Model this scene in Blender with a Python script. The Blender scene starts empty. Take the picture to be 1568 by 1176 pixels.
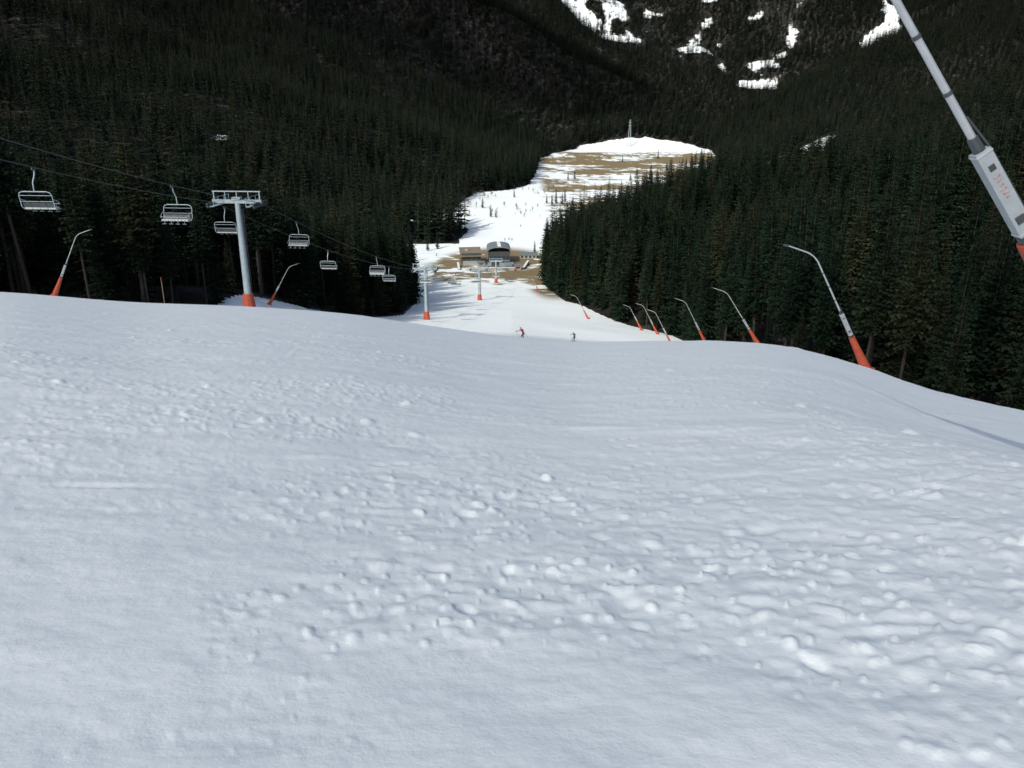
import bpy, math, random
import numpy as np
from mathutils import Vector, Matrix
random.seed(7); rng=np.random.default_rng(7)
scene=bpy.context.scene
rad=math.radians
# ------------------------------------------------------------ noise
def hsh(ix,iy,seed):
    n=(ix.astype(np.int64)*374761393+iy.astype(np.int64)*668265263+seed*1274126177)&0xffffffff
    n=((n^(n>>13))*1103515245)&0xffffffff
    n=((n^(n>>15))*668265263)&0xffffffff
    return ((n^(n>>16))&0xffffff)/float(0xffffff)
def vn(x,y,seed=0):
    ix=np.floor(x);iy=np.floor(y);fx=x-ix;fy=y-iy
    fx=fx*fx*fx*(fx*(fx*6-15)+10);fy=fy*fy*fy*(fy*(fy*6-15)+10)
    a=hsh(ix,iy,seed);b=hsh(ix+1,iy,seed);c=hsh(ix,iy+1,seed);d=hsh(ix+1,iy+1,seed)
    return (a*(1-fx)+b*fx)*(1-fy)+(c*(1-fx)+d*fx)*fy
def fbm(x,y,o=4,seed=0):
    s=0;a=.5;t=0
    for i in range(o):
        s=s+a*vn(x,y,seed+i*17);t+=a;a*=.5
        x,y=(x*1.62+y*1.17+3.1),(y*1.62-x*1.17+7.7)
    return s/t-.5
def ss(t):
    t=np.clip(t,0,1);return t*t*(3-2*t)
def clods(x,y,cell,prob,rmin,rmax,amp,seed,asp=.6,free=True):
    out=np.zeros_like(x);ix=np.floor(x/cell);iy=np.floor(y/cell)
    for dx in(-1,0,1):
        for dy in(-1,0,1):
            cx=ix+dx;cy=iy+dy
            px=(cx+hsh(cx,cy,seed))*cell;py=(cy+hsh(cx,cy,seed+1))*cell
            r=rmin+(rmax-rmin)*hsh(cx,cy,seed+2)**2
            a=amp*(.3+.7*hsh(cx,cy,seed+4))*(hsh(cx,cy,seed+3)<prob)
            th=hsh(cx,cy,seed+5)*(3.14 if free else .5);c=np.cos(th);s=np.sin(th)
            ux=(x-px)*c+(y-py)*s;uy=-(x-px)*s+(y-py)*c
            d2=(ux/r)**2+(uy/(r*asp))**2
            out=np.maximum(out,a*np.clip(1-d2,0,1))
    return out
# ------------------------------------------------------------ terrain
EYE=1.6
cu=np.array([-600,0,200,370,450,520,640,760,880,1000,1110,1180,1240,1330,1430,1568,1900])
ca=np.array([12.8,13.2,14.0,14.25,14.5,14.7,15.55,16.4,16.9,16.8,16.8,17.0,17.5,18.7,20.5,21.9,25.0])
cy=np.array([95,92,92,90,88,85,76,68,61,55,50,48,45,41,36,31,25.])
ct=(cu-784)/1219*(.94+.342*np.tan(np.radians(ca)))
tt=np.linspace(-2,2,801)
def smooth_tab(v):
    k=np.exp(-.5*(np.arange(-18,19)/6.)**2);k/=k.sum()
    return np.convolve(np.pad(v,18,mode='edge'),k,'valid')
TA=smooth_tab(np.interp(tt,ct,np.tan(np.radians(ca))));YC=smooth_tab(np.interp(tt,ct,cy))
py=np.arange(-400,5000,5.)
pk=[(-400,70),(-60,14),(0,-1.6),(45,-13.8),(65,-20.2),(100,-31.3),(130,-39.2),(185,-51),(260,-65.5),(330,-76.3),(400,-82.8),(470,-85.8),(550,-87),(660,-88.3),(820,-89.5),(1000,-89),(1150,-86),(1300,-78),(5000,-60)]
PR=np.interp(py,[a for a,b in pk],[b for a,b in pk])
k=np.exp(-.5*(np.arange(-6,7)/2.5)**2);k/=k.sum();PR=np.convolve(np.pad(PR,6,mode='edge'),k,'valid')
def I(y,pts): return np.interp(y,[p[0] for p in pts],[p[1] for p in pts])
XE=[(-100,42),(30,34),(50,34),(80,38),(100,38),(180,37),(212,29),(260,18),(340,14),(450,19),(520,30),(600,70),(680,190),(760,200)]
XL=[(0,-1400),(200,-700),(330,-310),(430,-180),(600,-85),(750,-40),(820,5),(1000,22),(1150,30),(1300,110),(1400,260),(1500,500)]
XR=[(0,260),(400,300),(700,290),(1000,300),(1150,310),(1300,300),(1500,260)]
def H(x,y):
    x=np.asarray(x,float);y=np.asarray(y,float)
    t=x/np.maximum(y,14.)
    ta=np.interp(t,tt,TA);yc=np.interp(t,tt,YC)
    zf=np.where(y>0,-EYE-y*(ta-EYE/yc),-EYE-y*.26)
    zf=zf-0.0009*np.clip(y-yc*.8,0,99)**2
    F=np.interp(y,py,PR)
    F=F-9*ss((x-14)/13)*(1-ss((y-57)/34))-7*ss((x-33)/8)*(1-ss((y-105)/40))
    F=F+9*ss((-x-27)/28)*(1-ss((y-135)/105))*ss((y-110)/27)
    F=F-.10*np.clip(x,0,38)*ss((y-110)/40)*(1-ss((y-200)/60))
    xe=I(y,XE)
    F=F+.4*np.clip(x-xe-3,0,60)*ss((y-100)/50)*(1-ss((y-380)/180))
    F=F+1.5*fbm(x/40,y/40,3,5)*ss((y-100)/50)
    w=ss((y-yc)/(.45*yc))
    z=zf*(1-w)+F*w
    rel=fbm(x/420,y/420,4,11)
    dL=(I(y,XL)-x)*.75; zL=-90+.50*dL+rel*np.clip(dL,0,250)*.55
    dR=x-I(y,XR); zR=-90+.42*dR+rel*np.clip(dR,0,250)*.5
    zB=-78+.45*(y-1310)+fbm(x/350,y/350,4,21)*np.clip(y-1310,0,300)*.45
    far=ss((y-60)/120)
    zL=np.where(far>0,zL,-200)*far-200*(1-far)
    K=7.
    m=np.maximum(np.maximum(z,zL),np.maximum(zR,zB))
    s=np.exp((z-m)/K)+np.exp((zL-m)/K)+np.exp((zR-m)/K)+np.exp((zB-m)/K)
    out=m+K*np.log(s)
    nearw=ss((np.hypot(x,y)-110)/80)
    out=np.where(nearw>0,z*(1-nearw)+out*nearw,z)
    return np.minimum(out,900)
def Hs(x,y): return float(H(np.array([x]),np.array([y]))[0])
def micro(x,y):
    r=np.hypot(x,y)
    m=fbm(x/3.2+5,y/1.9,3,31)
    band=np.exp(-((y-7.4-.12*x)/1.8)**2)+.9*np.exp(-((x-.45*y-.6)/(.6+.12*y))**2)*(y<30)+.8*np.exp(-((y-13+.3*x)/2.)**2)*(x<-1)
    mask=np.clip(.24+1.8*m+.50*band,.05,1.05)
    wx=x+.06*fbm(x/.3,y/.3,2,91);wy=y+.06*fbm(x/.3,y/.3,2,92)
    o=.09*fbm(x/5,y/4,3,41)+.045*fbm(x/1.2,y/.8,3,43)+.020*fbm(x/.45,y/.35,3,45)*(0.3+mask)
    o=o+mask*(clods(wx,wy,.30,.7,.04,.13,.038,51)+clods(wx+9,wy,.15,.8,.02,.07,.028,61)+.034*fbm(x/.15,y/.12,3,47))
    o=o-mask*.032*clods(wx+3,wy+4,.42,.6,.07,.18,1.,151)
    o=o+np.clip(mask*1.3,0,1)*clods(wx,wy,1.25,.34,.05,.19,.09,71)
    o=o+.005*fbm(x/.10,y/.08,2,49)
    sc=ss(fbm(x/5,y/3,2,160)*5+.3)
    o=o+.035*sc*clods(x,y,1.6,.5,.3,.95,1.,171,.16,False)-.03*sc*clods(x+7,y,1.3,.5,.3,.8,1.,181,.12,False)
    for i in range(9):
        a=rng.uniform(-9,9);b=rng.uniform(-.9,.9);c=rng.uniform(2,9);yy=rng.uniform(9,45)
        if i%3==0: d=(x-(a+b*(y-8)+.6*np.sin(y/c)))/(1+abs(b))
        else: d=(y-(yy+b*.4*x+.8*np.sin(x/c)))
        ln=ss(fbm(x/4+i*7,y/4,3,90+i)*7-.1)
        o=o-.012*ln*np.exp(-(d/.04)**2)+.008*ln*np.exp(-((d-.1)/.05)**2)
    return o*(1-ss((r-60)/60))
rings=[0.]
r=.35
while r<5200: rings.append(r);r*=1.0092
rings=np.array(rings)
ang=np.concatenate([np.linspace(-47,47,720),np.linspace(47,313,92)[1:-1]])
A=np.radians(ang)
RR,AA=np.meshgrid(rings,A,indexing='ij')
X=(RR*np.sin(AA)).ravel();Y=(RR*np.cos(AA)).ravel()
Z=H(X,Y)
nm=np.hypot(X,Y)<121
Z[nm]+=micro(X[nm],Y[nm])
nr,na=RR.shape
i0=np.arange(nr-1)[:,None]*na;j=np.arange(na)[None,:];j1=(j+1)%na
quads=np.stack([i0+j,i0+na+j,i0+na+j1,i0+j1],-1).reshape(-1,4)
quads=quads[:, ::-1]
me=bpy.data.meshes.new('snowy_ground')
me.vertices.add(len(X));me.vertices.foreach_set('co',np.stack([X,Y,Z],1).ravel())
me.loops.add(quads.size);me.loops.foreach_set('vertex_index',quads.ravel().astype(np.int32))
me.polygons.add(len(quads));me.polygons.foreach_set('loop_start',np.arange(0,quads.size,4,dtype=np.int32))
me.polygons.foreach_set('loop_total',np.full(len(quads),4,dtype=np.int32))
me.polygons.foreach_set('use_smooth',np.ones(len(quads),bool))
me.update(calc_edges=True)
# ------------------------------------------------------------ forest masks
XLB=[(-300,-90),(60,-84),(92,-66),(105,-52),(140,-47),(160,-40),(200,-28),(260,-32),(330,-41),(415,-66),(480,-94),(560,-88),(620,-54),(750,-32),(820,18),(1000,32),(1150,38),(1200,60),(1300,112),(1335,180),(1400,290)]
XM=[(520,30),(600,70),(680,160),(820,200),(1000,240),(1150,290),(1250,300),(1300,285),(1345,230)]
def inpoly(x,y,P):
    c=np.zeros(x.shape,bool);n=len(P)
    for i in range(n):
        x1,y1=P[i];x2,y2=P[(i+1)%n]
        if y1==y2: continue
        k=((y1>y)!=(y2>y))&(x<(x2-x1)*(y-y1)/(y2-y1)+x1);c^=k
    return c
LIT=[(60,1990),(90,1880),(160,1745),(260,1710),(330,1650),(415,1560),(470,1515),(500,1560),(560,1660),(600,1770),(680,1900),(700,1990)]
WHITE=[(60,1990),(92,1875),(160,1745),(228,1712),(215,1768),(155,1855),(130,1990)]
WHITE2=[(402,1550),(468,1510),(476,1528),(420,1566)]
GAP=[(786,1960),(774,1815),(706,1662),(650,1625),(632,1572),(655,1560),(700,1568),(738,1655),(798,1815),(808,1960)]
def clumpm(x,y):
    wob=10*fbm(x/30,y/30,2,3)
    return (y>488+wob)&(y<572)&(x<-32+wob)&(x>-100)
def forest(x,y):
    wob=10*fbm(x/30,y/30,2,3)*ss((y-300)/200)
    right=np.where(y<520,I(y,XE),I(y,XM))
    opn=(x>I(y,XLB)+wob)&(x<right+wob)&(y<1335+2*wob)
    f=np.where(opn,0.,1.)
    f=np.where(clumpm(x,y),.97,f)
    wx=x+25*fbm(x/60,y/60,3,77);wy=y+25*fbm(x/60,y/60,3,78)
    lit=inpoly(wx,wy,LIT);n=fbm(x/18,y/36,3,79)+.7*fbm(x/70,y/90,2,80)
    f=np.where(lit,np.where(n>-.04,.9,np.where(n>-.11,.55,.24)),f)
    f=np.where(inpoly(wx,wy,WHITE)&(n<.14),.10,f);f=np.where(inpoly(wx,wy,WHITE2),.12,f)
    f=np.where(inpoly(wx,wy,GAP),.04,f)
    f=np.where((((wx-352)/55)**2+((wy-1010)/36)**2<1)&(n<.14),.10,f)
    f=np.where(((wx+225)/6)**2+((wy-640)/8)**2<1,.0,f)
    return f
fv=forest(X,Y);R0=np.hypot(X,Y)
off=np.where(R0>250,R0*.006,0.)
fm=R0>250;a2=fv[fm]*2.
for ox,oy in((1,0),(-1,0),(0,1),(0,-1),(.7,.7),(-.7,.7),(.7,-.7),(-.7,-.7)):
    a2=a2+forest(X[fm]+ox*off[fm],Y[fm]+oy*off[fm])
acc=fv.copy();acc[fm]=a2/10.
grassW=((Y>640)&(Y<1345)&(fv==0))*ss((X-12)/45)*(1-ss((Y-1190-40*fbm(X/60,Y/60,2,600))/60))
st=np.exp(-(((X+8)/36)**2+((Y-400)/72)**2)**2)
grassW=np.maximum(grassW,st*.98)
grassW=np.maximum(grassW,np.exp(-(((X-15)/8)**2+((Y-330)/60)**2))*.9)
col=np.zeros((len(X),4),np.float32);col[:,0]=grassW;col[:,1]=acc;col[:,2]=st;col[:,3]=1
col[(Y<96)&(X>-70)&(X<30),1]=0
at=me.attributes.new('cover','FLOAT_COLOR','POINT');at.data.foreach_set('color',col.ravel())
ground=bpy.data.objects.new('snowy_ground',me);scene.collection.objects.link(ground)
# ------------------------------------------------------------ materials
def newmat(name):
    m=bpy.data.materials.new(name);m.use_nodes=True
    nt=m.node_tree;return m,nt,nt.nodes['Principled BSDF']
def N(nt,t,**kw):
    n=nt.nodes.new(t)
    for a,b in kw.items(): setattr(n,a,b)
    return n
def simple(name,c,rough=.6,metal=0,var=.15,scale=6,bump=0):
    m,nt,b=newmat(name)
    tc=N(nt,'ShaderNodeTexCoord');no=N(nt,'ShaderNodeTexNoise');no.inputs['Scale'].default_value=scale;no.inputs['Detail'].default_value=5
    nt.links.new(tc.outputs['Object'],no.inputs['Vector'])
    mr=N(nt,'ShaderNodeMapRange');mr.inputs[1].default_value=.3;mr.inputs[2].default_value=.7;mr.inputs[3].default_value=1-var;mr.inputs[4].default_value=1+var
    nt.links.new(no.outputs['Fac'],mr.inputs[0])
    mx=N(nt,'ShaderNodeMix',data_type='RGBA',blend_type='MULTIPLY');mx.inputs[0].default_value=1;mx.inputs[6].default_value=(*c,1)
    nt.links.new(mr.outputs[0],mx.inputs[7]);nt.links.new(mx.outputs[2],b.inputs['Base Color'])
    b.inputs['Roughness'].default_value=rough;b.inputs['Metallic'].default_value=metal
    if bump:
        bp=N(nt,'ShaderNodeBump');bp.inputs['Strength'].default_value=bump;bp.inputs['Distance'].default_value=.02
        nt.links.new(no.outputs['Fac'],bp.inputs['Height']);nt.links.new(bp.outputs[0],b.inputs['Normal'])
    return m
# ground material
m,nt,b=newmat('snow_and_meadow');L=nt.links.new
tc=N(nt,'ShaderNodeTexCoord');at=N(nt,'ShaderNodeAttribute',attribute_name='cover');sep=N(nt,'ShaderNodeSeparateColor');L(at.outputs['Color'],sep.inputs[0])
def noise(scale,det=5,vec=None,rough=.55):
    n=N(nt,'ShaderNodeTexNoise');n.inputs['Scale'].default_value=scale;n.inputs['Detail'].default_value=det;n.inputs['Roughness'].default_value=rough
    L(vec or tc.outputs['Object'],n.inputs['Vector']);return n.outputs['Fac']
def mrange(v,a,b_,c,d):
    n=N(nt,'ShaderNodeMapRange');n.interpolation_type='SMOOTHSTEP'
    n.inputs[1].default_value=a;n.inputs[2].default_value=b_;n.inputs[3].default_value=c;n.inputs[4].default_value=d;L(v,n.inputs[0]);return n.outputs[0]
def math_(op,a,b_):
    n=N(nt,'ShaderNodeMath',operation=op)
    for i,v in enumerate((a,b_)):
        if isinstance(v,(int,float)): n.inputs[i].default_value=v
        else: L(v,n.inputs[i])
    return n.outputs[0]
def mix(f,a,b_,bt='MIX'):
    n=N(nt,'ShaderNodeMix',data_type='RGBA',blend_type=bt)
    for i,v in ((0,f),(6,a),(7,b_)):
        if isinstance(v,(int,float)): n.inputs[i].default_value=v
        elif isinstance(v,tuple): n.inputs[i].default_value=(*v,1)
        else: L(v,n.inputs[i])
    return n.outputs[2]
mp=N(nt,'ShaderNodeMapping');mp.inputs['Scale'].default_value=(.5,1,1);mp.inputs['Rotation'].default_value=(0,0,.35);L(tc.outputs['Object'],mp.inputs[0])
gn=noise(.018,6,mp.outputs[0],.6)
gsm=noise(.12,5)
gg=math_('ADD',math_('ADD',math_('MULTIPLY',gn,.72),math_('MULTIPLY',gsm,.28)),math_('MULTIPLY',sep.outputs[2],.025))
g=math_('MULTIPLY',mrange(gg,.455,.495,0,1),mrange(sep.outputs[0],.15,.6,0,1))
grass=mix(noise(.35,4),(.12,.095,.045),(.27,.21,.11))
snow=mix(noise(.5,6),(.775,.845,.845),(.85,.91,.905))
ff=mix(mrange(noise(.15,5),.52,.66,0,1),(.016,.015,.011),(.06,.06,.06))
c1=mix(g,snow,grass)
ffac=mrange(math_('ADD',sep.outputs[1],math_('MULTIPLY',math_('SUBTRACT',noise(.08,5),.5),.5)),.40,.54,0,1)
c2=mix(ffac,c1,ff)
L(c2,b.inputs['Base Color']);b.inputs['Roughness'].default_value=.65
b.inputs['Specular IOR Level'].default_value=.25
bp=N(nt,'ShaderNodeBump');bp.inputs['Strength'].default_value=.24;bp.inputs['Distance'].default_value=.04
hh=math_('ADD',math_('MULTIPLY',noise(9,5,None,.6),.8),math_('MULTIPLY',noise(60,3),.12))
L(hh,bp.inputs['Height']);L(bp.outputs[0],b.inputs['Normal'])
me.materials.append(m)

def foliage(name,c1_,c2_,c3_):
    m,nt,b=newmat(name)
    oi=N(nt,'ShaderNodeObjectInfo');cr=N(nt,'ShaderNodeValToRGB');nt.links.new(oi.outputs['Random'],cr.inputs[0])
    cr.color_ramp.elements[0].color=(*c1_,1);cr.color_ramp.elements[1].color=(*c3_,1)
    e=cr.color_ramp.elements.new(.7);e.color=(*c2_,1)
    tc=N(nt,'ShaderNodeTexCoord');no=N(nt,'ShaderNodeTexNoise');no.inputs['Scale'].default_value=.9;no.inputs['Detail'].default_value=2
    nt.links.new(tc.outputs['Object'],no.inputs['Vector'])
    mr=N(nt,'ShaderNodeMapRange');mr.inputs[1].default_value=.3;mr.inputs[2].default_value=.7;mr.inputs[3].default_value=.5;mr.inputs[4].default_value=1.5
    nt.links.new(no.outputs['Fac'],mr.inputs[0])
    mx=N(nt,'ShaderNodeMix',data_type='RGBA',blend_type='MULTIPLY');mx.inputs[0].default_value=1
    nt.links.new(cr.outputs[0],mx.inputs[6]);nt.links.new(mr.outputs[0],mx.inputs[7])
    nt.nodes.remove(b);df=N(nt,'ShaderNodeBsdfDiffuse');nt.links.new(mx.outputs[2],df.inputs[0]);nt.links.new(df.outputs[0],nt.nodes['Material Output'].inputs['Surface'])
    return m
M_FOL=foliage('spruce_needles',(.007,.0145,.0095),(.012,.022,.0135),(.025,.029,.015))
M_BARK=simple('bark',(.026,.021,.017),.9,0,.4,3)
M_TWIG=simple('bare_twigs',(.13,.10,.075),.9,0,.3,3)
M_STEEL=simple('galvanised_steel',(.34,.42,.45),.5,.3,.12,2)
M_STEELD=simple('dark_steel',(.07,.08,.085),.5,.4,.2,3)
M_ORANGE=simple('orange_padding',(.40,.065,.03),.65,0,.2,4,.3)
M_GREYBOX=simple('grey_housing',(.32,.36,.38),.45,.1,.1,5)
M_WHITE=simple('white_panel',(.72,.74,.74),.5,0,.06,4)
M_LANCE=simple('brushed_aluminium',(.46,.49,.51),.4,.4,.1,4)
M_RED=simple('label_print',(.34,.24,.24),.6,0,.5,40)
M_ROPE=simple('steel_rope',(.07,.07,.075),.6,.3,.1,4)
# ------------------------------------------------------------ mesh builder
class MB:
    def __init__(s): s.v=[];s.f=[];s.m=[]
    def tube(s,pts,rr,n=8,mat=0,cap=True):
        pts=[Vector(p) for p in pts]
        if not hasattr(rr,'__len__'): rr=[rr]*len(pts)
        b0=len(s.v);prev=None
        for i,p in enumerate(pts):
            d=(pts[min(i+1,len(pts)-1)]-pts[max(i-1,0)]).normalized()
            if prev is None:
                a=Vector((1,0,0)) if abs(d.x)<.8 else Vector((0,1,0))
            else: a=prev
            u=(a-d*a.dot(d)).normalized();w=d.cross(u);prev=u
            for k in range(n):
                t=2*math.pi*(k+.5)/n;s.v.append(p+(u*math.cos(t)+w*math.sin(t))*rr[i])
        for i in range(len(pts)-1):
            for k in range(n):
                a=b0+i*n+k;b=b0+i*n+(k+1)%n
                s.f.append((a,b,b+n,a+n));s.m.append(mat)
        if cap:
            s.f.append(tuple(b0+k for k in range(n))[::-1]);s.m.append(mat)
            s.f.append(tuple(b0+(len(pts)-1)*n+k for k in range(n)));s.m.append(mat)
    def box(s,c,sz,mat=0,R=None,taper=1.):
        b0=len(s.v);c=Vector(c)
        for z in(-.5,.5):
            t=taper if z>0 else 1
            for x,y in((-.5,-.5),(.5,-.5),(.5,.5),(-.5,.5)):
                p=Vector((x*sz[0]*t,y*sz[1]*t,z*sz[2]))
                if R: p=R@p
                s.v.append(c+p)
        for f in((3,2,1,0),(4,5,6,7),(0,1,5,4),(1,2,6,5),(2,3,7,6),(3,0,4,7)):
            s.f.append(tuple(b0+i for i in f));s.m.append(mat)
    def mesh(s,name,mats,smooth=False):
        me=bpy.data.meshes.new(name);me.from_pydata([tuple(v) for v in s.v],[],s.f);me.polygons.foreach_set('material_index',s.m)
        for a in mats: me.materials.append(a)
        if smooth: me.polygons.foreach_set('use_smooth',[True]*len(s.f))
        me.update();return me
    def obj(s,name,mats,loc=(0,0,0),rot=(0,0,0),smooth=False,parent=None,bevel=0,link=True):
        o=bpy.data.objects.new(name,s.mesh(name,mats,smooth));o.location=loc;o.rotation_euler=rot
        if link: scene.collection.objects.link(o)
        if parent: o.parent=parent
        if bevel:
            md=o.modifiers.new('bev','BEVEL');md.width=bevel;md.segments=2;md.limit_method='ANGLE'
        return o
# ------------------------------------------------------------ trees
def spruce(name,Ht,c0,R,wh,nb,K,seed,sides=6):
    rd=random.Random(seed);b=MB()
    b.tube([(0,0,-1.5),(rd.uniform(-.1,.1),0,Ht*.3),(0,rd.uniform(-.1,.1),Ht*.97)],[Ht*.009,Ht*.007,.02],sides,1,False)
    for w in range(wh):
        f=w/(wh-1.);z0=Ht*(c0+(1-c0)*f**.92)*.985
        for i in range(nb):
            if rd.random()<.1: continue
            f2=f+rd.uniform(-.5,.5)/wh
            z=z0+rd.uniform(-.4,.4)*Ht*(1-c0)/wh
            ln=(R*max(0.,1-f2)**.78*(.62+.38*min(1,f/.12+.2)))*rd.uniform(.62,1.15)+.12
            az=2*math.pi*(i+rd.random()*.9)/nb+w*1.3
            d=Vector((math.cos(az),math.sin(az),0));sd=Vector((-d.y,d.x,0))
            tip=-.42*ln*(1-f)+.35*ln*f
            def sp(t): return d*(ln*t)+Vector((0,0,z+tip*t+ .22*ln*t*(t-.6)*(1 if f<.7 else 0)))
            if K==1:
                wd=ln*rd.uniform(.34,.5)+.1;b0=len(b.v)
                b.v+= [sp(0),sp(.55)+sd*wd-Vector((0,0,.13*ln)),sp(1),sp(.55)-sd*wd-Vector((0,0,.13*ln))]
                b.f+=[(b0,b0+1,b0+2),(b0,b0+2,b0+3)];b.m+=[0,0]
            else:
                for k in range(K):
                    t0=.12+.88*k/K;t1=.12+.88*(k+1)/K
                    for sg in(-1,1):
                        wd=ln*.36*(1-.62*t0)*rd.uniform(.7,1.2)
                        b0=len(b.v)
                        b.v+=[sp(t0),sp(t1),sp(min(1,t0+.35*(t1-t0)+.1))+sd*sg*wd-Vector((0,0,rd.uniform(.1,.32)*ln*.5))]
                        b.f.append((b0,b0+1,b0+2));b.m.append(0)
                    if k<K-1:
                        b0=len(b.v)
                        b.v+=[sp(t0),sp(t1),sp((t0+t1)/2)-Vector((0,0,rd.uniform(.12,.26)*ln+.1))]
                        b.f.append((b0,b0+1,b0+2));b.m.append(0)
    if K>1:
        for i in range(26):
            z=Ht*rd.uniform(.06,c0+.05);az=rd.random()*6.28;l=rd.uniform(.5,1.8)
            b.tube([(0,0,z),(math.cos(az)*l,math.sin(az)*l,z-l*.25)],[.035,.012],3,1,False)
    return b.obj(name,[M_FOL,M_BARK],link=False)
def bare(name,Ht,seed):
    rd=random.Random(seed);b=MB()
    b.tube([(0,0,-.5),(.1,0,Ht*.5),(0,.1,Ht)],[Ht*.014,Ht*.01,.02],5,0,False)
    for i in range(34):
        z=Ht*rd.uniform(.2,.95);az=rd.random()*6.28;l=(Ht*1.05-z)*rd.uniform(.3,.6)
        p=Vector((math.cos(az)*l*.6,math.sin(az)*l*.6,z+l*.7))
        b.tube([(0,0,z),p],[.05,.02],3,0,False)
        for q in range(3):
            p0=Vector((0,0,z)).lerp(p,rd.uniform(.3,.9));a2=rd.random()*6.28
            b.tube([p0,p0+Vector((math.cos(a2)*l*.3,math.sin(a2)*l*.3,l*.25))],[.03,.015],3,0,False)
    return b.obj(name,[M_TWIG],link=False)
cn=bpy.data.collections.new('near_spruces');cf=bpy.data.collections.new('far_spruces');cb=bpy.data.collections.new('bare_trees')
for i,(h,c,r_) in enumerate([(25,.30,2.9),(27,.42,2.6),(23,.18,3.1),(26,.36,2.6)]):
    cn.objects.link(spruce('a%d_spruce'%i,h,c,r_,30,8,3,100+i))
cn.objects.link(spruce('b0_spruce',24,.04,3.3,34,9,3,150))
for i,(h,c,r_) in enumerate([(25,.08,3.3),(25,.15,2.9),(25,.05,3.8)]):
    cf.objects.link(spruce('c%d_spruce'%i,h,c,r_,12,6,1,200+i,3))
for i in range(3): cb.objects.link(bare('d%d_bare'%i,6+i,300+i))
def instancer(name,coll,P,scl,rot,idx):
    me=bpy.data.meshes.new(name);me.vertices.add(len(P));me.vertices.foreach_set('co',P.astype(np.float32).ravel())
    a=me.attributes.new('scl','FLOAT_VECTOR','POINT');a.data.foreach_set('vector',scl.astype(np.float32).ravel())
    a=me.attributes.new('rotv','FLOAT_VECTOR','POINT');a.data.foreach_set('vector',rot.astype(np.float32).ravel())
    a=me.attributes.new('idx','INT','POINT');a.data.foreach_set('value',idx.astype(np.int32))
    o=bpy.data.objects.new(name,me);scene.collection.objects.link(o)
    ng=bpy.data.node_groups.new(name,'GeometryNodeTree')
    ng.interface.new_socket('Geometry',in_out='INPUT',socket_type='NodeSocketGeometry');ng.interface.new_socket('Geometry',in_out='OUTPUT',socket_type='NodeSocketGeometry')
    gi=ng.nodes.new('NodeGroupInput');go=ng.nodes.new('NodeGroupOutput');ip=ng.nodes.new('GeometryNodeInstanceOnPoints')
    ci=ng.nodes.new('GeometryNodeCollectionInfo');ci.inputs['Collection'].default_value=coll;ci.inputs['Separate Children'].default_value=True;ci.inputs['Reset Children'].default_value=True
    def na(n,t):
        q=ng.nodes.new('GeometryNodeInputNamedAttribute');q.data_type=t;q.inputs['Name'].default_value=n
        return [s for s in q.outputs if s.enabled and s.name=='Attribute'][0]
    ip.inputs['Pick Instance'].default_value=True
    l=ng.links.new
    l(gi.outputs[0],ip.inputs['Points']);l(ci.outputs[0],ip.inputs['Instance']);l(na('idx','INT'),ip.inputs['Instance Index'])
    l(na('rotv','FLOAT_VECTOR'),ip.inputs['Rotation']);l(na('scl','FLOAT_VECTOR'),ip.inputs['Scale']);l(ip.outputs[0],go.inputs[0])
    md=o.modifiers.new('scatter','NODES');md.node_group=ng
    return o
def scatter(x0,x1,y0,y1,s):
    gx,gy=np.meshgrid(np.arange(x0,x1,s),np.arange(y0,y1,s));gx=gx.ravel();gy=gy.ravel()
    return gx+rng.uniform(-.5,.5,gx.size)*s,gy+rng.uniform(-.5,.5,gx.size)*s
# near
x,y=scatter(-260,260,35,400,5.0)
dn=(np.abs(x)<.82*y+22)&(np.hypot(x,y)<400)
f=forest(x,y);kk=dn&(rng.random(x.size)<f)
x=x[kk];y=y[kk];z=H(x,y)
edge=np.minimum(np.abs(x-I(y,XE)),np.abs(x-I(y,XLB)))
n=x.size;s=rng.uniform(.72,1.12,n)*np.where((edge<5)&(rng.random(n)<.4),rng.uniform(.4,.8,n),1)
s*=np.where((x>0)&(y>230),1.15,1)
idx=rng.integers(0,4,n);idx=np.where((s<.7)|((edge<6)&(rng.random(n)<.7)&(y>150)),4,idx)
instancer('spruce_forest',cn,np.stack([x,y,z],1),np.stack([s*rng.uniform(.9,1.25,n)]*2+[s],1),np.stack([rng.normal(0,.025,n),rng.normal(0,.025,n),rng.uniform(0,6.28,n)],1),idx)
nnear=n
# far
x,y=scatter(-1500,1500,230,2100,6.6)
az=np.abs(x)/y
kk=(az<.80)&(np.hypot(x,y)>=400);x=x[kk];y=y[kk]
f=forest(x,y);kk=rng.random(x.size)<f*.98;x=x[kk];y=y[kk];z=H(x,y)
kk=(z/np.hypot(x,y)<.14);x=x[kk];y=y[kk];z=z[kk];n=x.size
s=(.74+.5*(fbm(x/60,y/60,3,8)+.5))*rng.uniform(.62,1.15,n);s*=np.where(forest(x,y)<.65,rng.uniform(.4,.9,n),1)
s*=np.where(clumpm(x,y),1.25,1)
instancer('distant_spruce_forest',cf,np.stack([x,y,z],1),np.stack([s*rng.uniform(.9,1.4,n)]*2+[s],1),np.stack([rng.normal(0,.03,n),rng.normal(0,.03,n),rng.uniform(0,6.28,n)],1),rng.integers(0,3,n))
print('TREES',nnear,n)
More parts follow.
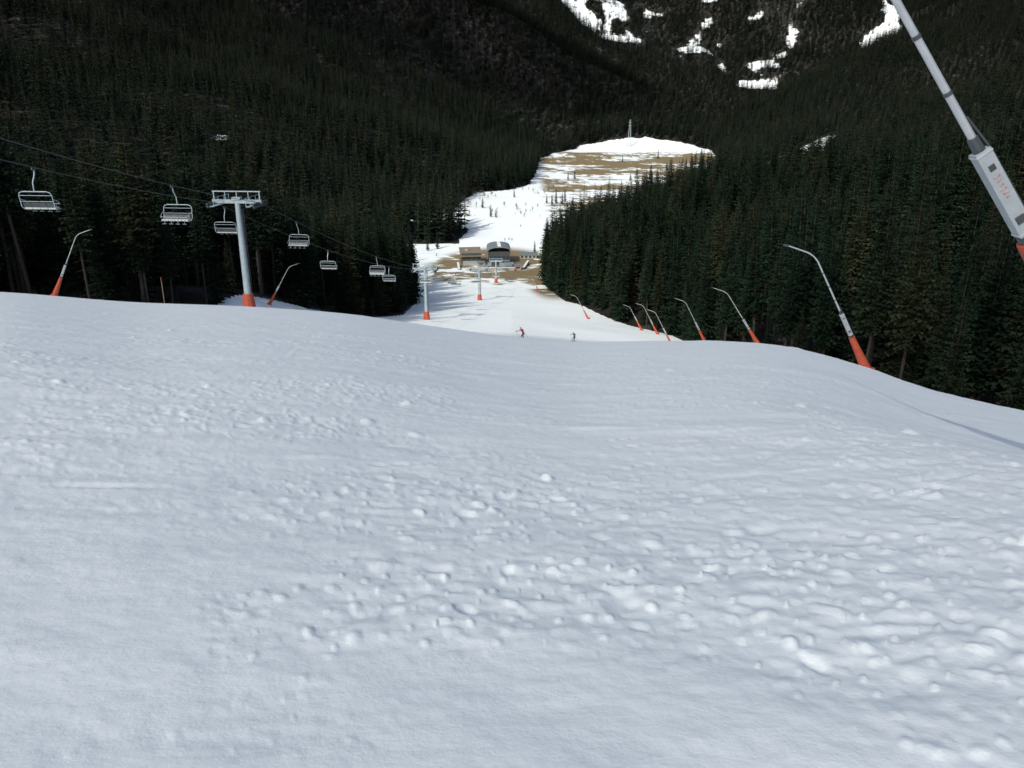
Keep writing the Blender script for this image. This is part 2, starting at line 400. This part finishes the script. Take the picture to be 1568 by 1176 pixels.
# valley scrub
x=rng.uniform(-60,60,320);y=rng.uniform(570,800,320);kk=(forest(x,y)==0)&(x<I(y,XLB)+55+rng.uniform(-20,30,320))&(fbm(x/25,y/40,2,55)>-.05);x=x[kk];y=y[kk];n=x.size
s=rng.uniform(.35,1.0,n)
instancer('bare_scrub',cb,np.stack([x,y,H(x,y)],1),np.stack([s]*3,1),np.stack([s*0,s*0,s*9],1),rng.integers(0,3,n))
for (tx,ty,sc) in [(34,690,.42),(38,700,.55),(43,694,.45),(46,705,.5),(30,700,.35),(-16,610,.42),(-12,606,.3),(2,745,.35),(130,900,.4),(190,1010,.45),(205,1160,.55),(150,1120,.4),(-24,660,.4),(-44,470,.45),(-49,462,.35),(13,455,.3),(62,905,.4),(70,915,.5),(238,1090,.5),(228,1100,.4)]:
    o=bpy.data.objects.new('spruce_tree',bpy.data.objects['b0_spruce'].data);o.location=(tx,ty,Hs(tx,ty));o.scale=(sc*1.1,sc*1.1,sc);o.rotation_euler=(0,0,tx);scene.collection.objects.link(o)
# ------------------------------------------------------------ snow lances
def lance(x,y,side,Lm=9.,lean=.47,yaw=0.,up=0.):
    b=MB();d=Vector((side*math.sin(lean),0,math.cos(lean)))
    P=lambda t:d*(t+up)
    R=Matrix.Rotation(side*lean,3,'Y')
    b.tube([(0,0,-.6),(0,0,.25)],[.42,.40],12,0)
    b.tube([d*0,d*.3,P(1.6),P(2.5)],[.33,.30,.21,.17],12,0)
    b.tube([P(2.5),P(2.62)],[.13,.13],10,2)
    b.box(P(3.35),(.23,.20,1.45),1,R)
    for q in range(6): b.box(P(3.3+.07*q)+R@Vector((0,-.103,0)),(.05+.03*(q%3),.01,.035),3,R)
    b.box(P(2.9)+R@Vector((0,-.108,0)),(.13,.02,.12),2,R)
    b.box(P(3.8)+R@Vector((0,-.105,0)),(.09,.014,.09),2,R)
    for q in(-.68,.68): b.box(P(3.35+q),(.25,.22,.03),4,R)
    b.tube([P(4.07),P(4.3)],[.085,.075],10,2)
    b.tube([P(2.55)+R@Vector((.15,-.02,0)),P(4.0)+R@Vector((.14,-.02,0)),P(4.6)+R@Vector((.07,0,0))],[.018]*3,6,2)
    pts=[P(4.2),P(Lm-1.8)];rr=[.055,.045]
    e=P(Lm-1.8);a=lean
    for i in range(8):
        a+= (1.25-lean)/8;e=e+Vector((side*math.sin(a),0,math.cos(a)))*.14;pts.append(e);rr.append(.043)
    e2=e+Vector((side*math.sin(a),0,math.cos(a)))*1.0;pts.append(e2);rr.append(.04)
    b.tube(pts,rr,8,4)
    b.tube([e2-Vector((side*.02,0,0)),e2+Vector((side*.28,0,.05))],[.075,.07],8,2)
    for q in range(3): b.tube([P(5+q*.9),P(5.06+q*.9)],[.062,.062],8,2)
    o=b.obj('snow_lance',[M_ORANGE,M_GREYBOX,M_STEELD,M_RED,M_LANCE],(x,y,Hs(x,y)),(0,0,yaw))
    md=o.modifiers.new('bev','BEVEL');md.width=.012;md.segments=2;md.limit_method='ANGLE';md.angle_limit=rad(50)
    return o
best=None
for q in np.arange(0,5,.02):
    tb=4.07+q;bx=6.55+tb*math.sin(.66);bz=-.75-tb*math.cos(.66)
    dz=abs(Hs(bx,11.6)-bz)
    if best is None or dz<best[0]: best=(dz,bx,q)
lance(best[1],11.6,-1,11.0,.66,0,best[2])
lance(21.0,44.5,-1,9.3,.52)
lance(29.6,91,-1,9.3,.6);lance(30.5,120,-1,9.,.5);lance(31.5,150,-1,9,.5);lance(33.5,176,-1,9.,.5);lance(31.5,186,-1,8,.5);lance(21,212,-1,8.5,.5)
lance(10.5,300,-1,8.)
lance(-52.6,89.5,1,9.3,.5);lance(-43.2,138,1,9.3,.55)
# ------------------------------------------------------------ chairlift
def pylon(x,y,h,yaw):
    b=MB();AW=2.75
    b.tube([(0,0,-1.5),(0,0,h*.5),(0,0,h)],[.46,.40,.30],14,0)
    b.tube([(0,0,-.2),(0,0,.15),(0,0,2.0)],[.85,.80,.62],12,1)
    b.tube([(0,0,2.0),(0,0,2.03)],[.62,.3],12,1)
    for q in range(int(h*2.2)):
        b.box((.52,0,2.4+q*.42),(.05,.4,.035),2)
    for sy in(-.2,.2): b.box((.52,sy,h*.5+.8),(.04,.04,h-3),2)
    b.box((0,0,h+.15),(2*AW+.4,.42,.42),0)
    b.box((0,0,h+.5),(1.0,.7,.3),0)
    for sx in(-AW,AW):
        b.box((sx,0,h+.02),(.16,4.2,.26),2)
        for k in range(7):
            yy=-1.8+k*.6
            b.tube([(sx-.08,yy,h-.22),(sx+.08,yy,h-.22)],[.22,.22],12,2)
        sg=1 if sx>0 else -1
        ox=sx-sg*.6
        b.box((ox,0,h-.2),(.5,4.4,.06),0)
        for yy in(-2.1,-.8,.8,2.1): b.box((ox-sg*.24,yy,h+.28),(.05,.05,.95),0)
        b.box((ox-sg*.24,0,h+.76),(.05,4.4,.05),0);b.box((ox-sg*.24,0,h+.3),(.04,4.4,.04),0)
        b.box((sx,0,h+.8),(.12,.12,1.0),0)
    b.box((0,0,h+1.3),(2*AW+.3,.12,.12),0)
    for sx in(-1.4,0,1.4): b.box((sx,0,h+.8),(.08,.08,.9),0)
    return b.obj('chairlift_pylon',[M_STEEL,M_ORANGE,M_STEELD],(x,y,Hs(x,y)),(0,0,yaw),bevel=0)
PY=[(-36,8,13.2),(-32.2,95,12.9),(-20.6,186,12.2),(-11,264,10.8),(-7,345,9.5)]
tops=[]
for i,(x_,y_,h_) in enumerate(PY):
    j=min(i+1,len(PY)-1);i2=max(i-1,0)
    yaw=-math.atan2(PY[j][0]-PY[i2][0],PY[j][1]-PY[i2][1])
    pylon(x_,y_,h_,yaw);tops.append((Vector((x_,y_,Hs(x_,y_)+h_+.02)),yaw,2.75))
tops.append((Vector((-7.5,418,Hs(-7.5,418)+4.6)),-.0,2.6))
tops.insert(0,(Vector((-40,-90,Hs(-40,-90)+11)),0,2.75))
def ropept(side,i,t):
    a,ya,wa=tops[i];c,yc_,wc=tops[i+1]
    pa=a+Vector((math.cos(ya),math.sin(ya),0))*side*wa;pc=c+Vector((math.cos(yc_),math.sin(yc_),0))*side*wc
    L_=(pc-pa).length;p=pa.lerp(pc,t);p.z-=4*t*(1-t)*L_*.018;return p
for side in(-1,1):
    b=MB();pts=[]
    for i in range(len(tops)-1):
        for k in range(12): pts.append(ropept(side,i,k/12.))
    pts.append(ropept(side,len(tops)-2,1.))
    b.tube(pts,.028,6,0);b.obj('haul_rope',[M_ROPE])
def rope_at_y(side,y_):
    for i in range(len(tops)-1):
        a=ropept(side,i,0);c=ropept(side,i,1)
        if a.y<=y_<=c.y: return ropept(side,i,(y_-a.y)/(c.y-a.y))
M_SEAT=simple('seat_cushion',(.50,.54,.52),.6,0,.1,4)
def chair(side,y_):
    b=MB();W=2.7
    b.box((0,0,-.08),(.14,.5,.2),1)
    b.tube([(0,0,-.1),(0,.05,-.5),(0,.42,-1.1),(0,.45,-1.75)],.05,8,0)
    b.tube([(-W*.36,.45,-1.75),(W*.36,.45,-1.75)],.045,8,0)
    for sx in(-1,1):
        b.tube([(sx*W*.36,.45,-1.75),(sx*W*.46,.45,-1.83),(sx*W*.5,.42,-2.05),(sx*W*.5,.3,-2.9),(sx*W*.48,.1,-3.12),(sx*W*.47,-.42,-3.12)],.04,6,0)
        b.tube([(sx*W*.5,.3,-2.35),(sx*W*.49,-.1,-2.5),(sx*W*.47,-.45,-2.75)],.03,6,0)
    b.tube([(-W*.5,.36,-2.5),(W*.5,.36,-2.5)],.025,6,0)
    b.tube([(-W*.47,-.45,-2.75),(W*.47,-.45,-2.75)],.03,6,0)
    b.tube([(-W*.5,.42,-2.05),(W*.5,.42,-2.05)],.025,6,0)
    for k in range(4):
        cx=(-1.5+k)*W*.235
        b.box((cx,-.1,-3.02),(W*.225,.52,.1),2)
        b.box((cx,.2,-2.78),(W*.225,.08,.36),1,Matrix.Rotation(-.2,3,'X'))
        b.box((cx,-.1,-3.10),(W*.2,.44,.04),3)
        b.tube([(cx,-.45,-2.75),(cx,-.42,-3.35)],.02,5,0);b.tube([(cx-.2,-.5,-3.35),(cx+.2,-.5,-3.35)],.02,5,0)
    p=rope_at_y(side,y_)
    return b.obj('chairlift_chair',[M_STEEL,M_STEELD,M_SEAT,M_WHITE],p,(0,0,tops[2][1]+(math.pi if side<0 else 0)+.05*math.sin(y_)),bevel=.02)
for y_ in(62.5,97.5,131,166,200,232,290,330): chair(-1,y_)
for y_ in(73,105,139,175,209,241,305,335,385): chair(1,y_)
# ------------------------------------------------------------ lift station
M_DARK=simple('dark_cladding',(.045,.05,.055),.5,0,.2,1)
M_ROOFG=simple('grey_metal_roof',(.20,.24,.25),.45,.3,.12,.6)
M_ROOFB=simple('brown_roof',(.16,.13,.085),.8,0,.25,1)
M_CONC=simple('concrete',(.28,.28,.26),.85,0,.12,1,.2)
M_GLASS=simple('window_glass',(.03,.045,.055),.1,0,.1,1)
M_WOOD=simple('timber',(.26,.20,.14),.8,0,.3,2)
def empty(name,loc,rz=0):
    e=bpy.data.objects.new(name,None);e.location=loc;e.rotation_euler=(0,0,rz);scene.collection.objects.link(e);return e
z0=Hs(-7,422)
e=empty('lift_station_building',(-7,422,z0),.06)
e.scale=(1.12,1.05,1.15)
b=MB();b.box((0,0,2.6),(10,15,6.2),0);b.obj('walls',[M_DARK],parent=e)
b=MB()
nseg=10
for k in range(nseg):
    a0=math.pi*(k/nseg);a1=math.pi*((k+1)/nseg)
    p=[]
    for a in(a0,a1):
        for yy in(-8.4,8.4): p.append(Vector((-5.6*math.cos(a),yy,5.7+2.3*max(0,math.sin(a))**.7)))
    b0=len(b.v);b.v+=p+[q-Vector((0,0,.25)) for q in p]
    b.f+=[(b0,b0+1,b0+3,b0+2),(b0+4,b0+6,b0+7,b0+5),(b0,b0+2,b0+6,b0+4),(b0+1,b0+5,b0+7,b0+3)];b.m+=[0]*4
b.box((0,0,8.15),(1.6,12,.35),1)
b.obj('roof',[M_ROOFG,M_WHITE],parent=e)
b=MB()
for k in range(5): b.box((-3.8+k*1.9,-7.52,2.4),(1.5,.06,2.6),0)
for k in range(6): b.box((5.03,-6+k*2.4,2.6),(.06,1.7,1.6),0);b.box((-5.03,-6+k*2.4,2.6),(.06,1.7,1.6),0)
b.obj('windows',[M_GLASS],parent=e)
b=MB();b.box((0,-13.5,-.2),(13,12,2.4),0);b.box((-6.4,-13.5,1.4),(.14,12,1.0),1);b.box((6.4,-13.5,1.4),(.14,12,1.0),1);b.box((0,-19.55,.2),(13.2,.12,2.6),1);b.box((3.5,-16.5,1.7),(3.6,3.2,1.6),2);b.box((-2.8,-14,1.8),(2.4,5.0,1.8),1);b.box((0,-10.,2.2),(9,2,.3),2)
b.obj('boarding_platform',[M_CONC,M_DARK,M_ROOFG],parent=e)
e=empty('ski_service_building',(-22,420,Hs(-22,420)),.12)
b=MB();b.box((0,0,2.),(10,12,6.2),0);b.box((0,-9,.4),(9,6.4,2.6),1);b.obj('walls',[M_DARK,M_CONC],parent=e)
b=MB();b.box((0,0,5.3),(11.4,14.6,.35),0,Matrix.Rotation(.16,3,'X'));b.box((-2,2,6.1),(1.6,1.4,.8),1);b.obj('roof',[M_ROOFB,M_CONC],parent=e)
b=MB()
for k in range(4): b.box((-3.6+k*2.4,-6.03,2.6),(1.6,.06,1.5),0)
for k in range(3): b.box((5.03,-3.5+k*3.2,2.2),(.06,1.8,1.5),0)
b.obj('windows',[M_GLASS],parent=e)
e=empty('ticket_pavilion',(9,436,Hs(9,436)),-.05)
b=MB();b.box((0,0,.9),(9,6,2.6),0);b.obj('walls',[M_CONC],parent=e)
b=MB();b.box((0,0,2.4),(10,7,.3),0);b.obj('roof',[M_ROOFG],parent=e)
b=MB()
for k in range(4): b.box((-3.3+k*2.2,-3.03,1.1),(1.4,.06,1.1),0)
b.obj('windows',[M_GLASS],parent=e)
for (wx_,wy_,ww,wd,wh_,rz) in [(-10,388,22,1.0,2.2,.05),(-27,398,1.0,16,1.8,.1),(7,404,1.0,20,1.8,-.15)]:
    b=MB();b.box((0,0,wh_*.5-.4),(ww,wd,wh_),0);b.box((0,0,wh_-.37),(ww+.1,wd+.1,.1),1);b.obj('retaining_wall',[M_CONC,M_WHITE],(wx_,wy_,Hs(wx_,wy_)),(0,0,rz))
for (hx_,hy_,rz) in [(-16,404,.2),(3,392,-.1)]:
    e=empty('lift_hut',(hx_,hy_,Hs(hx_,hy_)),rz)
    b=MB();b.box((0,0,1.1),(3.2,3.0,2.8),0);b.obj('walls',[M_WOOD],parent=e)
    b=MB();b.box((0,0,2.62),(3.9,3.7,.2),0);b.obj('roof',[M_ROOFG],parent=e)
    b=MB();b.box((0,-1.53,1.5),(2.0,.05,1.0),0);b.box((1.63,0,1.2),(.05,1.0,2.0),0);b.obj('windows',[M_GLASS],parent=e)
b=MB()
for q in range(26):
    fx=-38+q*1.9;fy=362+6*math.sin(q*.25);b.tube([(fx,fy,Hs(fx,fy)-.3),(fx,fy,Hs(fx,fy)+1.3)],.05,5,0)
    if q: 
        b.tube([(px_,py_,Hs(px_,py_)+1.2),(fx,fy,Hs(fx,fy)+1.2)],.03,4,0);b.tube([(px_,py_,Hs(px_,py_)+.7),(fx,fy,Hs(fx,fy)+.7)],.03,4,0)
    px_,py_=fx,fy
b.obj('queue_fence',[M_WOOD])
# lattice mast at the head of the valley
b=MB();hm=40
for sx,sy in((-1,-1),(1,-1),(1,1),(-1,1)): b.tube([(sx*2.6,sy*2.6,-1),(sx*.5,sy*.5,hm)],[.22,.15],4,0)
for q in range(14):
    za=q*hm/14;zb=(q+1)*hm/14;wa=2.6-2.1*za/hm;wb=2.6-2.1*zb/hm
    for sx,sy,tx,ty in((-1,-1,1,-1),(1,-1,1,1),(1,1,-1,1),(-1,1,-1,-1)): b.tube([(sx*wa,sy*wa,za),(tx*wb,ty*wb,zb)],.11,4,0,False)
for zc in(31,36): b.box((0,0,zc),(9-zc*.1,.3,.3),0)
b.obj('lattice_mast',[M_STEEL],(182,1290,Hs(182,1290)))
for (x_,y_,h_) in [(-43,96,3.6)]:
    b=MB();b.tube([(0,0,-1),(.05,0,h_)],[.045,.035],6,0);b.tube([(.03,0,h_-.5),(.05,0,h_-.2)],[.05,.05],6,1);b.obj('marker_pole',[M_WOOD,M_ORANGE],(x_,y_,Hs(x_,y_)))
# ------------------------------------------------------------ skiers
M_BLACK=simple('dark_trousers',(.02,.02,.025),.7,0,.2,5)
M_SKIN=simple('skin',(.55,.34,.25),.5,0,.05,5)
M_HELM=simple('helmet',(.05,.05,.06),.3,0,.1,5)
M_SKI=simple('ski_topsheet',(.05,.05,.07),.4)
def skier(x_,y_,head,jc,tc_=None,sc=1.,lean=.0,wide=False):
    mj=simple('jacket',jc,.6,0,.1,5);mt=M_BLACK if tc_ is None else simple('trousers',tc_,.6,0,.1,5)
    V=[(0,-.12,.78),(0,-.02,.98),(0,.14,1.18),(0,.22,1.36),(0,.27,1.44),(0,.30,1.53),(0,.31,1.63)]
    Rr=[.15,.14,.17,.10,.055,.095,.085]
    E=[(0,1),(1,2),(2,3),(3,4),(4,5),(5,6)];part=[1,0,0,0,2,3,3]
    for s_ in(-1,1):
        i=len(V)
        V+=[(s_*.11,-.10,.72),(s_*.17,.16,.46),(s_*.17,-.02,.14),(s_*.17,.14,.08)];Rr+=[.105,.075,.06,.055];part+=[1,1,1,4];E+=[(0,i),(i,i+1),(i+1,i+2),(i+2,i+3)]
        j=len(V);wx=.12 if wide else 0
        V+=[(s_*.19,.20,1.32),(s_*(.40+wx),.26,1.16),(s_*(.46+wx*1.9),.48,1.12+wx*.4),(s_*(.47+wx*2),.56,1.12+wx*.4)];Rr+=[.075,.052,.04,.038];part+=[0,0,0,4];E+=[(3,j),(j,j+1),(j+1,j+2),(j+2,j+3)]
    me=bpy.data.meshes.new('body');me.from_pydata(V,E,[]);o=bpy.data.objects.new('body',me);scene.collection.objects.link(o)
    md=o.modifiers.new('skin','SKIN')
    if not me.skin_vertices: bpy.context.view_layer.objects.active=o
    for k,sv in enumerate(me.skin_vertices[0].data): sv.radius=(Rr[k],Rr[k]);sv.use_root=(k==0)
    o.modifiers.new('sub','SUBSURF').levels=1;o.modifiers['sub'].render_levels=1
    dg=bpy.context.evaluated_depsgraph_get();dg.update();nm_=bpy.data.meshes.new_from_object(o.evaluated_get(dg))
    bpy.data.objects.remove(o)
    for mm in(mj,mt,M_SKIN,M_HELM,M_BLACK): nm_.materials.append(mm)
    VV=[Vector(v) for v in V]
    mids=[((VV[a]+VV[c])/2,part[c]) for a,c in E]+[(VV[k],part[k]) for k in range(len(V))]
    for p in nm_.polygons:
        p.use_smooth=True;p.material_index=min(mids,key=lambda q:(q[0]-p.center).length)[1]
    e=empty('skier',(x_,y_,Hs(x_,y_)+.03));
    nrm=Vector((-(Hs(x_+3,y_)-Hs(x_-3,y_))/6,-(Hs(x_,y_+3)-Hs(x_,y_-3))/6,1)).normalized()
    e.rotation_mode='QUATERNION';e.rotation_quaternion=Vector((0,0,1)).rotation_difference(nrm)@Matrix.Rotation(head,3,'Z').to_quaternion()@Matrix.Rotation(lean,3,'Y').to_quaternion()
    e.scale=(sc,)*3
    ob=bpy.data.objects.new('body',nm_);scene.collection.objects.link(ob);ob.parent=e
    b=MB()
    for s_ in(-1,1):
        b.box((s_*.17,.05,.015),(.09,1.5,.025),0)
        b.box((s_*.17,.87,.045),(.085,.18,.02),0,Matrix.Rotation(.35,3,'X'))
    b.obj('skis',[M_SKI],parent=e)
    b=MB();hx=.47+(.24 if wide else 0);hz=1.12+(.05 if wide else 0)
    for s_ in(-1,1):
        b.tube([(s_*hx,.60,hz+.08),(s_*(hx+.1),-.15,.25)],.012,5,0)
        b.tube([(s_*(hx+.095),-.12,.28),(s_*(hx+.098),-.135,.265)],.05,8,0)
    b.obj('poles',[M_STEELD],parent=e)
    b=MB();
    for s_ in(-1,1):
        for q in range(4):
            zz=hz-.045+q*.028
            b.tube([(s_*(hx-.02),.56,zz),(s_*(hx+.03),.62-.005*q,zz),(s_*hx,.645,zz),(s_*(hx-.035),.61,zz)],.013,5,0)
        b.tube([(s_*(hx-.03),.54,hz+.04),(s_*(hx-.04),.60,hz+.06),(s_*hx,.63,hz+.07)],.014,5,0)
    b.obj('gloves',[M_BLACK],parent=e)
    b=MB();b.box((0,.395,1.565),(.15,.04,.07),0);b.tube([(0,.385,1.545),(0,.415,1.515)],[.012,.018],6,1);b.tube([(-.025,.385,1.485),(.025,.385,1.485)],.007,5,0)
    b.obj('goggles_and_face',[M_BLACK,M_SKIN],parent=e)
    return e
skier(1.9,130,2.2,(.36,.03,.035),None,1.25,.16,True)
skier(11.1,137,.4,(.05,.10,.05),None,1.,0)
for (sx,sy,c) in [(-4.5,500,(.1,.1,.2)),(-2,503,(.3,.05,.05)),(0,501,(.05,.05,.06)),(-40,390,(.1,.15,.4)),(-36,372,(.3,.1,.05)),(6,560,(.05,.05,.05)),(-42,440,(.05,.05,.05))]:
    skier(sx,sy,random.uniform(-1,1),c)
# ------------------------------------------------------------ clouds out of view, added to shade slope and mountain
SUN_EL=38;SUN_AZ=-30
sd=Vector((math.sin(rad(SUN_AZ))*math.cos(rad(SUN_EL)),-math.cos(rad(SUN_AZ))*math.cos(rad(SUN_EL)),math.sin(rad(SUN_EL))))
import bmesh
def shade_cloudmat(name,trn):
    M,nt,b=newmat(name)
    nt.nodes.remove(b);out=nt.nodes['Material Output']
    df=N(nt,'ShaderNodeBsdfDiffuse');df.inputs[0].default_value=(.9,.9,.9,1);tl=N(nt,'ShaderNodeBsdfTranslucent');tl.inputs[0].default_value=(.9,.9,.9,1);tr=N(nt,'ShaderNodeBsdfTransparent')
    m1=N(nt,'ShaderNodeMixShader');m1.inputs[0].default_value=.6;nt.links.new(df.outputs[0],m1.inputs[1]);nt.links.new(tl.outputs[0],m1.inputs[2])
    m2=N(nt,'ShaderNodeMixShader');m2.inputs[0].default_value=trn;nt.links.new(m1.outputs[0],m2.inputs[1]);nt.links.new(tr.outputs[0],m2.inputs[2])
    nt.links.new(m2.outputs[0],out.inputs['Surface']);return M
def shade_cloud(cx,cyy,alt,rx,ry,rz,seed,mat):
    bm=bmesh.new();bmesh.ops.create_icosphere(bm,subdivisions=5,radius=1)
    co=np.array([v.co[:] for v in bm.verts])
    nn=fbm(co[:,0]*2.2+seed+co[:,2],co[:,1]*2.2+co[:,2]*1.3,5,400+seed)
    n2=np.abs(fbm(co[:,0]*5+seed+co[:,2]*3,co[:,1]*5-co[:,2]*2,4,420+seed))
    sc_=1+.45*nn+.2*n2
    for v,s_ in zip(bm.verts,sc_):
        v.co=v.co*s_
        v.co.x*=rx;v.co.y*=ry;v.co.z*=rz*(1 if v.co.z>0 else .45)
    me=bpy.data.meshes.new('shade_cloud');bm.to_mesh(me);bm.free()
    me.polygons.foreach_set('use_smooth',[True]*len(me.polygons))
    o=bpy.data.objects.new('shade_cloud',me);o.location=(cx,cyy,alt);scene.collection.objects.link(o);me.materials.append(mat)
alt=420;k_=(alt+20)/sd.z
shade_cloud(sd.x*k_-10,sd.y*k_+8,alt,280,105,22,3,shade_cloudmat('thin_shade_cloud_vapour',.68))  # thin unseen one behind the camera, added to dim sun on the upper slope
k_=(560+0)/sd.z
shade_cloud(-60+sd.x*k_,1500+sd.y*k_,600,260,210,50,9,shade_cloudmat('shade_cloud_vapour',.4))  # denser unseen one, added to darken the middle of the back mountain
# ------------------------------------------------------------ light
w=bpy.data.worlds.new('World');scene.world=w;w.use_nodes=True
sk=w.node_tree.nodes.new('ShaderNodeTexSky');sk.sky_type='NISHITA';sk.sun_disc=False;sk.sun_elevation=rad(SUN_EL);sk.sun_rotation=rad(180-SUN_AZ);sk.altitude=600;sk.dust_density=5;sk.ozone_density=.75
bg=w.node_tree.nodes['Background'];bg.inputs[1].default_value=.15;w.node_tree.links.new(sk.outputs[0],bg.inputs[0])
sl=bpy.data.lights.new('sun','SUN');sl.energy=3.9;sl.angle=rad(.6);sl.color=(1,.96,.88)
so=bpy.data.objects.new('sun',sl);so.rotation_euler=sd.to_track_quat('Z','Y').to_euler();so.location=(50,-100,120);scene.collection.objects.link(so)
cam=bpy.data.cameras.new('camera');cam.lens=28;cam.sensor_width=36;cam.clip_end=15000;cam.clip_start=.05
co=bpy.data.objects.new('camera',cam);co.location=(0,0,0);co.rotation_euler=(rad(70),0,0);scene.collection.objects.link(co);scene.camera=co
scene.view_settings.view_transform='Standard';scene.view_settings.look='None';scene.view_settings.exposure=0
